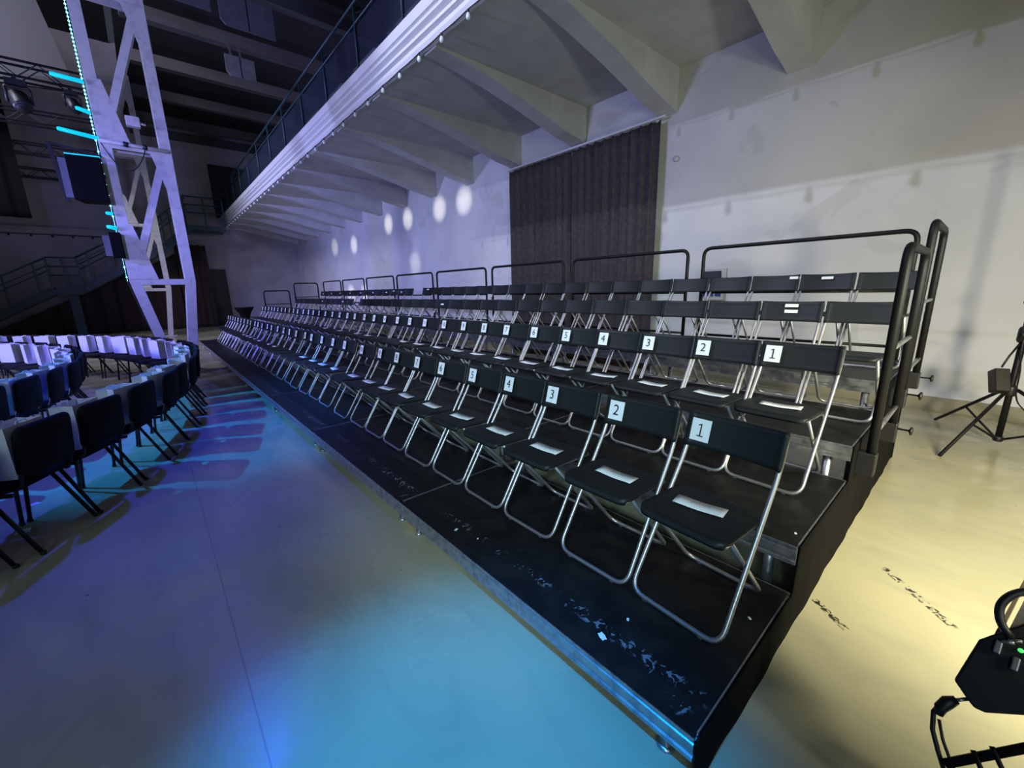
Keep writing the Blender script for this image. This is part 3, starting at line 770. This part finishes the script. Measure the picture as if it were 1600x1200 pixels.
cpipe('thin bar with painted cyan light touching the small loudspeaker', -.30, -.19, 2.72, 2.70, .02, M['cyanlit'])
cpipe('bar with painted cyan light at the very top left of the column', -.50, -.20, 6.85, 6.75, .06, M['cyanlit'])
t = thing('scaffold_pipe', 'horizontal pipe with cable wraps clamped across the white column', 'pipe', (0, 10.93, 4.33))
ob('pipe', MB().tube([(-.18, 0, 0), (.80, 0, -.02)], .032, 10).mesh('pipe', M['lattice']), t)
for xx in (.18, .45): ob('cable_wrap', MB().tube([(xx-.03, 0, 0), (xx+.04, 0, -.01)], .045, 10).mesh('cable_wrap', M['dark']), t)
loop = [(-.15+.6*s, -.06, -.05-.42*math.sin(PI*s)**.8) for s in [j/14 for j in range(15)]]
ob('cable_loop', MB().tube(loop, .009, 6).mesh('cable_loop', M['dark']), t)
t = thing('flood_light', 'small pale flood light box on the inner side of the column', 'light', (.36, 10.92, 4.72))
ob('housing', MB().box(-.11, .09, -.07, .07, -.08, .09).mesh('housing', M['lattice']), t, bevel=.01)
ob('snout', MB().tube([(.09, 0, .0), (.17, 0, -.01)], .02, 8).mesh('snout', M['lattice']), t)
t = thing('stage_lamp', 'blue glowing stage lamp at the top of the white column', 'light', (.18, 10.85, 6.72))
ob('housing', MB().tube([(0, .1, .05), (0, -.1, -.02)], .10, 14).mesh('housing', M['dark']), t)
ob('lens', MB().tube([(0, -.1, -.02), (0, -.115, -.025)], .085, 14).mesh('lens', M['blueled']), t)
# loudspeakers hung on the column
def speaker(label, loc, w, h, d, rz, frame=True):
    t = thing('loudspeaker', label, 'speaker', loc, rz, 'loudspeakers on the column')
    ob('cabinet', MB().prism([(-w/2, -d/2), (w/2, -d/2), (w/2*.8, d/2), (-w/2*.8, d/2)], 'z', 0, h).mesh('cabinet', M['skirt']), t, bevel=.008)
    ob('grille', MB().box(-w/2+.01, w/2-.01, -d/2-.012, -d/2, .015, h-.015).mesh('grille', M['skirt']), t)
    ob('side_plate', MB().box(-w/2-.10, -w/2-.005, -d/2+.02, -d/2+.06, .03, h-.06).mesh('side_plate', M['board']), t)
    if frame:
        ob('bracket', MB().bar((-w/2-.12, 0, -.02), (-w/2-.20, 0, h+.2), .05, .05).bar((-w/2-.20, 0, h+.2), (w/2, 0, h+.06), .04, .04).mesh('bracket', M['rail']), t)
        ob('top_edge', MB().box(-w/2, w/2, -d/2-.01, -d/2+.03, h, h+.015).mesh('top_edge', M['cyanlit']), t)  # cyan light on the top edge painted as glow
speaker('large black loudspeaker hung on the left side of the column', (-.40, 10.85, 3.25), .44, .72, .4, -.12)
speaker('small loudspeaker with pale side low on the column', (-.23, 10.85, 2.30), .16, .45, .2, -.1, False)

# ------------------------------------------------------------------ lighting trusses over the stage
def truss(y, z, x0, x1, label):
    t = thing('lighting_truss', label, 'truss', (0, y, z), 0, 'black lighting trusses')
    h = .15
    for sy in (-h, h):
        for sz in (-h, h): ob('chord', MB().tube([(x0, sy, sz), (x1, sy, sz)], .026, 8).mesh('chord', M['dark']), t)
    pts = []; x = x0; k = 0
    while x < x1-.1: pts.append((x, 0, h if k % 2 else -h)); x += .33; k += 1
    lac = MB().tube(pts, .014, 6).mesh('lacing', M['dark'])
    for sy in (-h, h): ob('lacing', lac, t, (0, sy, 0))
for y_, lb in ((14.0, 'nearest black lighting truss, at the upper left'), (17.2, 'second black lighting truss from the front at the left'),
               (20.6, 'third black lighting truss from the front at the left'), (24.3, 'farthest black lighting truss at the left')):
    truss(y_, 6.2, -8.5, -.25, lb)
def moving_head(label, loc, s=1.0, lens=None, tilt=.5):
    t = thing('moving_head_light', label, 'stage light', loc, 0, 'lamps on the trusses')
    ob('base', MB().box(-.12*s, .12*s, -.1*s, .1*s, -.09*s, 0).mesh('base', M['dark']), t)
    ob('yoke', MB().tube(fillet([(-.14*s, 0, -.34*s), (-.14*s, 0, -.10*s), (.14*s, 0, -.10*s), (.14*s, 0, -.34*s)], .03), .02*s, 8).mesh('yoke', M['dark']), t)
    ob('clamp', MB().box(-.03, .03, -.19, .19, -.005, .02).mesh('clamp', M['dark']), t)
    a = Vector((math.sin(tilt)*.4, -.5, -.7)).normalized(); c = Vector((0, 0, -.30*s))
    hd = ob('head', MB().tube([c-a*.17*s, c-a*.1*s, c+a*.12*s, c+a*.16*s], [.08*s, .125*s, .12*s, .11*s], 14).mesh('head', M['dark']), t)
    ob('lens', MB().tube([c+a*.16*s, c+a*.172*s], .09*s, 14).mesh('lens', lens or M['plastic']), hd)
moving_head('black moving head lamp hanging from the nearest truss', (-1.30, 14.0, 6.008), 1.25)
moving_head('black lamp on the nearest truss close to the column', (-.50, 14.0, 6.008), .9)
moving_head('lit white lamp at the left picture edge under the truss', (-2.1, 14.0, 6.008), 1.2, M['whiteled'], -.2)
# draped pale fabric under the roof at the far upper left
t = tag(ob('ceiling_fabric', MB().prism([(-9.0, 6.9), (-1.6, 7.55), (-.55, 7.55), (-1.0, 9.9), (-9.0, 11.5)], 'y', 18.2, 18.24).mesh('ceiling_fabric', M['sheet'])), 'pale grey fabric sheet hanging under the roof at the upper left', 'fabric')
tag(ob('fabric_hem_bar', MB().bar((-9, 18.1, 6.80), (-.4, 18.1, 7.45), .1, .28).mesh('fabric_hem_bar', M['dark'])), 'black bar along the lower edge of the pale fabric sheet', 'bar')
# black side drape of the stage
curtain('stage_drape', 'black stage drape hanging at the left picture edge', -9.0, -2.25, 4.05, 7.4, 20.0, 5, M['skirt'], 12, .10, 'drape', True)

# ------------------------------------------------------------------ far end: stairs, drapes, landing
yS = 25.9
st = thing('steel_staircase', 'dark teal steel staircase climbing along the far wall', 'stairs', (0, yS, 0))
def flight(p, q, n):
    (x0, z0), (x1, z1) = p, q
    for yy in (-.5, .5): ob('stringer', MB().bar((x0, yy, z0), (x1, yy, z1), .05, .30).mesh('stringer', M['teal']), st)
    mb = MB()
    for k in range(n):
        f = (k+.5)/n; x = x0+(x1-x0)*f; z = z0+(z1-z0)*f
        mb.box(x-.16, x+.16, -.48, .48, z+.02, z+.05)
    ob('treads', mb.mesh('treads', M['teal']), st)
    for dz, r in ((1.30, .035), (1.0, .022), (.8, .022)):
        ob('handrail', MB().tube([(x0, -.55, z0+dz), (x1, -.55, z1+dz)], r, 8).mesh('handrail', M['teal']), st)
    for k in range(4):
        f = (k+.5)/4; x = x0+(x1-x0)*f; z = z0+(z1-z0)*f
        ob('baluster', MB().bar((x, -.55, z), (x, -.55, z+1.3), .06, .06).mesh('baluster', M['teal']), st)
flight((-6.3, -.05), (-2.75, 1.95), 12)
flight((-1.95, 1.95), (1.0, 3.75), 11)
flight((.95, 3.75), (2.1, 4.75), 5)
for (x0, x1, z) in ((-2.8, -1.9, 1.98), (2.0, 3.5, 4.85)):
    ob('landing', MB().box(x0, x1, -.7, .7, z-.22, z).mesh('landing', M['teal']), st)
    for dz in (.55, .9, 1.25): ob('handrail', MB().tube([(x0, -.68, z+dz), (x1, -.68, z+dz)], .03, 8).mesh('handrail', M['teal']), st)
    for xx in (x0, (x0+x1)/2, x1): ob('baluster', MB().bar((xx, -.68, z), (xx, -.68, z+1.25), .06, .06).mesh('baluster', M['teal']), st)
ob('support_post', MB().box(-2.45, -2.15, -.15, .15, 0, 1.78).mesh('support_post', M['teal']), st)
ob('landing_brace', MB().bar((2.0, -.65, 4.65), (.9, -.65, 3.4), .08, .12).mesh('landing_brace', M['teal']), st)
curtain('drape', 'dark brown drape hanging under the lower stairs', -9, 1.4, .02, 3, 26.75, 8, M['drape'], 16, .07, 'curtain', True, topf=lambda u: max(.2, min(3.6, .45+(u*10.4-4.3)*.52)))
curtain('drape', 'dark brown drape at the far wall right of the column', 1.45, 2.7, .02, 4.1, 26.75, 9, M['drape'], 4, .06, 'curtain', True)
t = thing('wall_string_lights', 'dark cable with small bulbs along the far wall ledge', 'string lights', (0, Y1-.16, 4.30))
ob('cable', MB().tube([(-9, 0, 0), (-.5, 0, 0)], .02, 6).mesh('cable', M['dark']), t)
for k in range(13): ob('bulb', MB().lathe([(.02, 0), (.04, -.05), (.03, -.1)], n=8).mesh('bulb', M['dark']), t, (-8.8+.62*k, 0, 0))
# cocktail table with stretch cover behind the far end of the tribune
t = thing('cocktail_table', 'black covered cocktail table beyond the far end of the tribune', 'table', (2.95, 20.0, 0))
ob('stretch_cover', MB().lathe([(.33, .01), (.30, .15), (.17, .45), (.15, .62), (.20, .85), (.34, 1.06), (.355, 1.085)], n=24).mesh('stretch_cover', M['skirt']), t)
ob('table_top', MB().lathe([(.36, 1.085), (.36, 1.105)], n=24).mesh('table_top', M['dark']), t)

# ------------------------------------------------------------------ tripod stand on the right
px, py = 5.93, -.25
t = thing('light_stand', 'black tripod light stand on the floor by the right wall', 'stand', (px, py, 0))
stand = t
ob('pole', MB().tube([(0, 0, .06), (0, 0, .62), (0, 0, 1.2)], .024, 10).tube([(0, 0, 1.2), (0, 0, 2.6)], .018, 10).mesh('pole', M['rail']), t)
ob('collar', MB().lathe([(.035, .50), (.042, .52), (.042, .58), (.035, .60)], n=12).mesh('collar', M['dark']), t)
ob('collar', MB().lathe([(.035, 1.0), (.044, 1.02), (.044, 1.12), (.035, 1.14)], n=12).mesh('collar', M['dark']), t)
ob('collar', MB().lathe([(.03, .05), (.036, .06), (.036, .09), (.03, .10)], n=12).mesh('collar', M['dark']), t)
for a in (155, 275, 35):
    d = Vector((math.cos(math.radians(a)), math.sin(math.radians(a)), 0))
    l = ob('leg', MB().tube([d*.04+Vector((0, 0, .56)), d*.80+Vector((0, 0, .012))], .015, 8).mesh('leg', M['rail']), t)
    ob('brace', MB().tube([d*.03+Vector((0, 0, .075)), d*.44+Vector((0, 0, .27))], .010, 6).mesh('brace', M['rail']), l)
ob('knob', MB().lathe([(.008, 0), (.008, .04), (.02, .045), (.02, .06)], n=10, axis=(-1, .3, .2)).mesh('knob', M['dark']), t, (-.04, 0, 1.07))
ob('knob', MB().lathe([(.008, 0), (.008, .06), (.02, .065), (.02, .08)], n=10, axis=(-1, .6, 0)).mesh('knob', M['dark']), t, (-.02, 0, 1.36))
t = thing('power_brick', 'small black power box hanging on the tripod stand', 'box', (px-.17, py+.09, .68))
ob('box', MB().box(-.06, .06, -.05, .05, -.13, .08).mesh('box', M['dark']), t, rot=(0, .45, .4), bevel=.008)
ob('hook', MB().tube([(.03, 0, .10), (.08, -.03, .2), (.15, -.075, .31)], .009, 6).mesh('hook', M['dark']), t)
ob('trailing_cable', MB().tube(fillet([(-.02, 0, 1.3), (-.06, 0, .9), (.03, -.03, .75), (.10, -.04, .45), (.35, -.14, .30), (.7, -.3, .05), (.9, -.4, .008)], .15, 6), .006, 6).mesh('trailing_cable', M['dark']), stand)

# ------------------------------------------------------------------ foreground lamp at the lower right corner
t = thing('stage_lamp', 'black stage lamp with cable loop on a low stand at the lower right corner', 'stage light', (1.638, -.19, .477))
LA, LB, LN = Vector((-.115, -.993, 0)), Vector((.549, -.064, .834)), Vector((-.828, .096, .552))
LA.normalize(); LB = (LB-LA*LB.dot(LA)).normalized(); LN = LA.cross(LB)
lm = Matrix((LA, LB, LN)).transposed().to_euler()
def lp(name, mb, m, bevel=0, par=None):
    return ob(name, mb.mesh(name, m), par or t, rot=lm if par is None else (0, 0, 0), bevel=bevel)
body = [(-.062, .068), (-.083, -.068), (-.05, -.099), (-.035, -.111), (-.014, -.108), (.046, -.065), (.1, -.009), (.12, .109), (.055, .187), (.004, .162)]
bd = lp('housing', MB().prism(body, 'z', -.09, .03), M['dark'], .006)
lp('barn_door', MB().prism([(-.04, .097), (-.018, .283), (-.012, .283), (-.030, .10)], 'z', -.07, .0), M['wood'])
lp('barn_door', MB().prism([(-.020, .12), (.0, .30), (.05, .36), (.045, .15)], 'z', -.085, -.075), M['alu'])
lp('cable_loop', MB().tube(fillet([(-.010, .11, .03), (-.035, .135, .045), (-.046, .18, .05), (-.031, .222, .05), (-.005, .25, .045), (.05, .27, .03)], .04, 4), .010, 8), M['dark'])
lp('status_led', MB().lathe([(.006, 0), (.006, .004)], c=(.012, .088, .030), n=10), M['greenled'])
for q in ((-.026, .071), (.010, .048)):
    lp('latch', MB().box(q[0]-.007, q[0]+.007, q[1]-.018, q[1]+.018, .030, .040), M['steel'], .003)
for q in ((.0, .10), (.022, .115), (-.012, .088)):
    lp('clip', MB().tube([(q[0]-.012, q[1], .036), (q[0]+.010, q[1]+.012, .042)], .005, 6), M['steel'])
lp('plug_stem', MB().tube([(-.05, -.099, 0), (-.073, -.122, .005)], .0045, 8), M['alu'])
lp('cable_plug', MB().tube([(-.068, -.116, .004), (-.082, -.134, .006), (-.092, -.16, .006), (-.091, -.18, .004)], [.010, .016, .014, .009], 10), M['dark'])
lp('power_cable', MB().tube([(-.093, -.145, .0), (-.102, -.18, .0), (-.094, -.225, 0), (-.072, -.27, 0), (-.055, -.305, -.02)], .006, 8), M['dark'])
lp('power_cable', MB().tube([(-.088, -.19, .004), (-.070, -.235, .004), (-.046, -.275, 0), (-.03, -.30, -.02)], .004, 8), M['dark'])
t2 = thing('floor_stand', 'dark metal stand bar with ribs under the lamp at the lower right corner', 'stand', (1.638, -.19, .477))
t = t2
lp('top_bar', MB().tube([(-.055, -.29, .0), (.22, .06, 0)], .011, 10), M['rail'])
for s_ in (.18, .28, .5):
    x_, y_ = -.055+.275*s_, -.29+.35*s_
    lp('rib', MB().tube([(x_-.01, y_+.012, .008), (x_+.012, y_-.02, .012), (x_+.045, y_-.06, 0)], .006, 6), M['rail'])
lp('lower_bar', MB().tube([(-.03, -.36, 0), (.25, -.01, 0)], .009, 8), M['rail'])
lp('yoke', MB().tube([(.08, -.12, -.03), (.07, -.03, -.03)], .010, 8), M['rail'])
base = Vector((.10, -.12, 0)); wp = LA*base.x+LB*base.y
ob('pole', MB().tube([tuple(wp+Vector((0, 0, 0))), (wp.x, wp.y, -.46)], .014, 8).lathe([(.16, -.476), (.16, -.466), (.03, -.455)], c=(wp.x, wp.y, 0), n=20).mesh('pole', M['rail']), t)
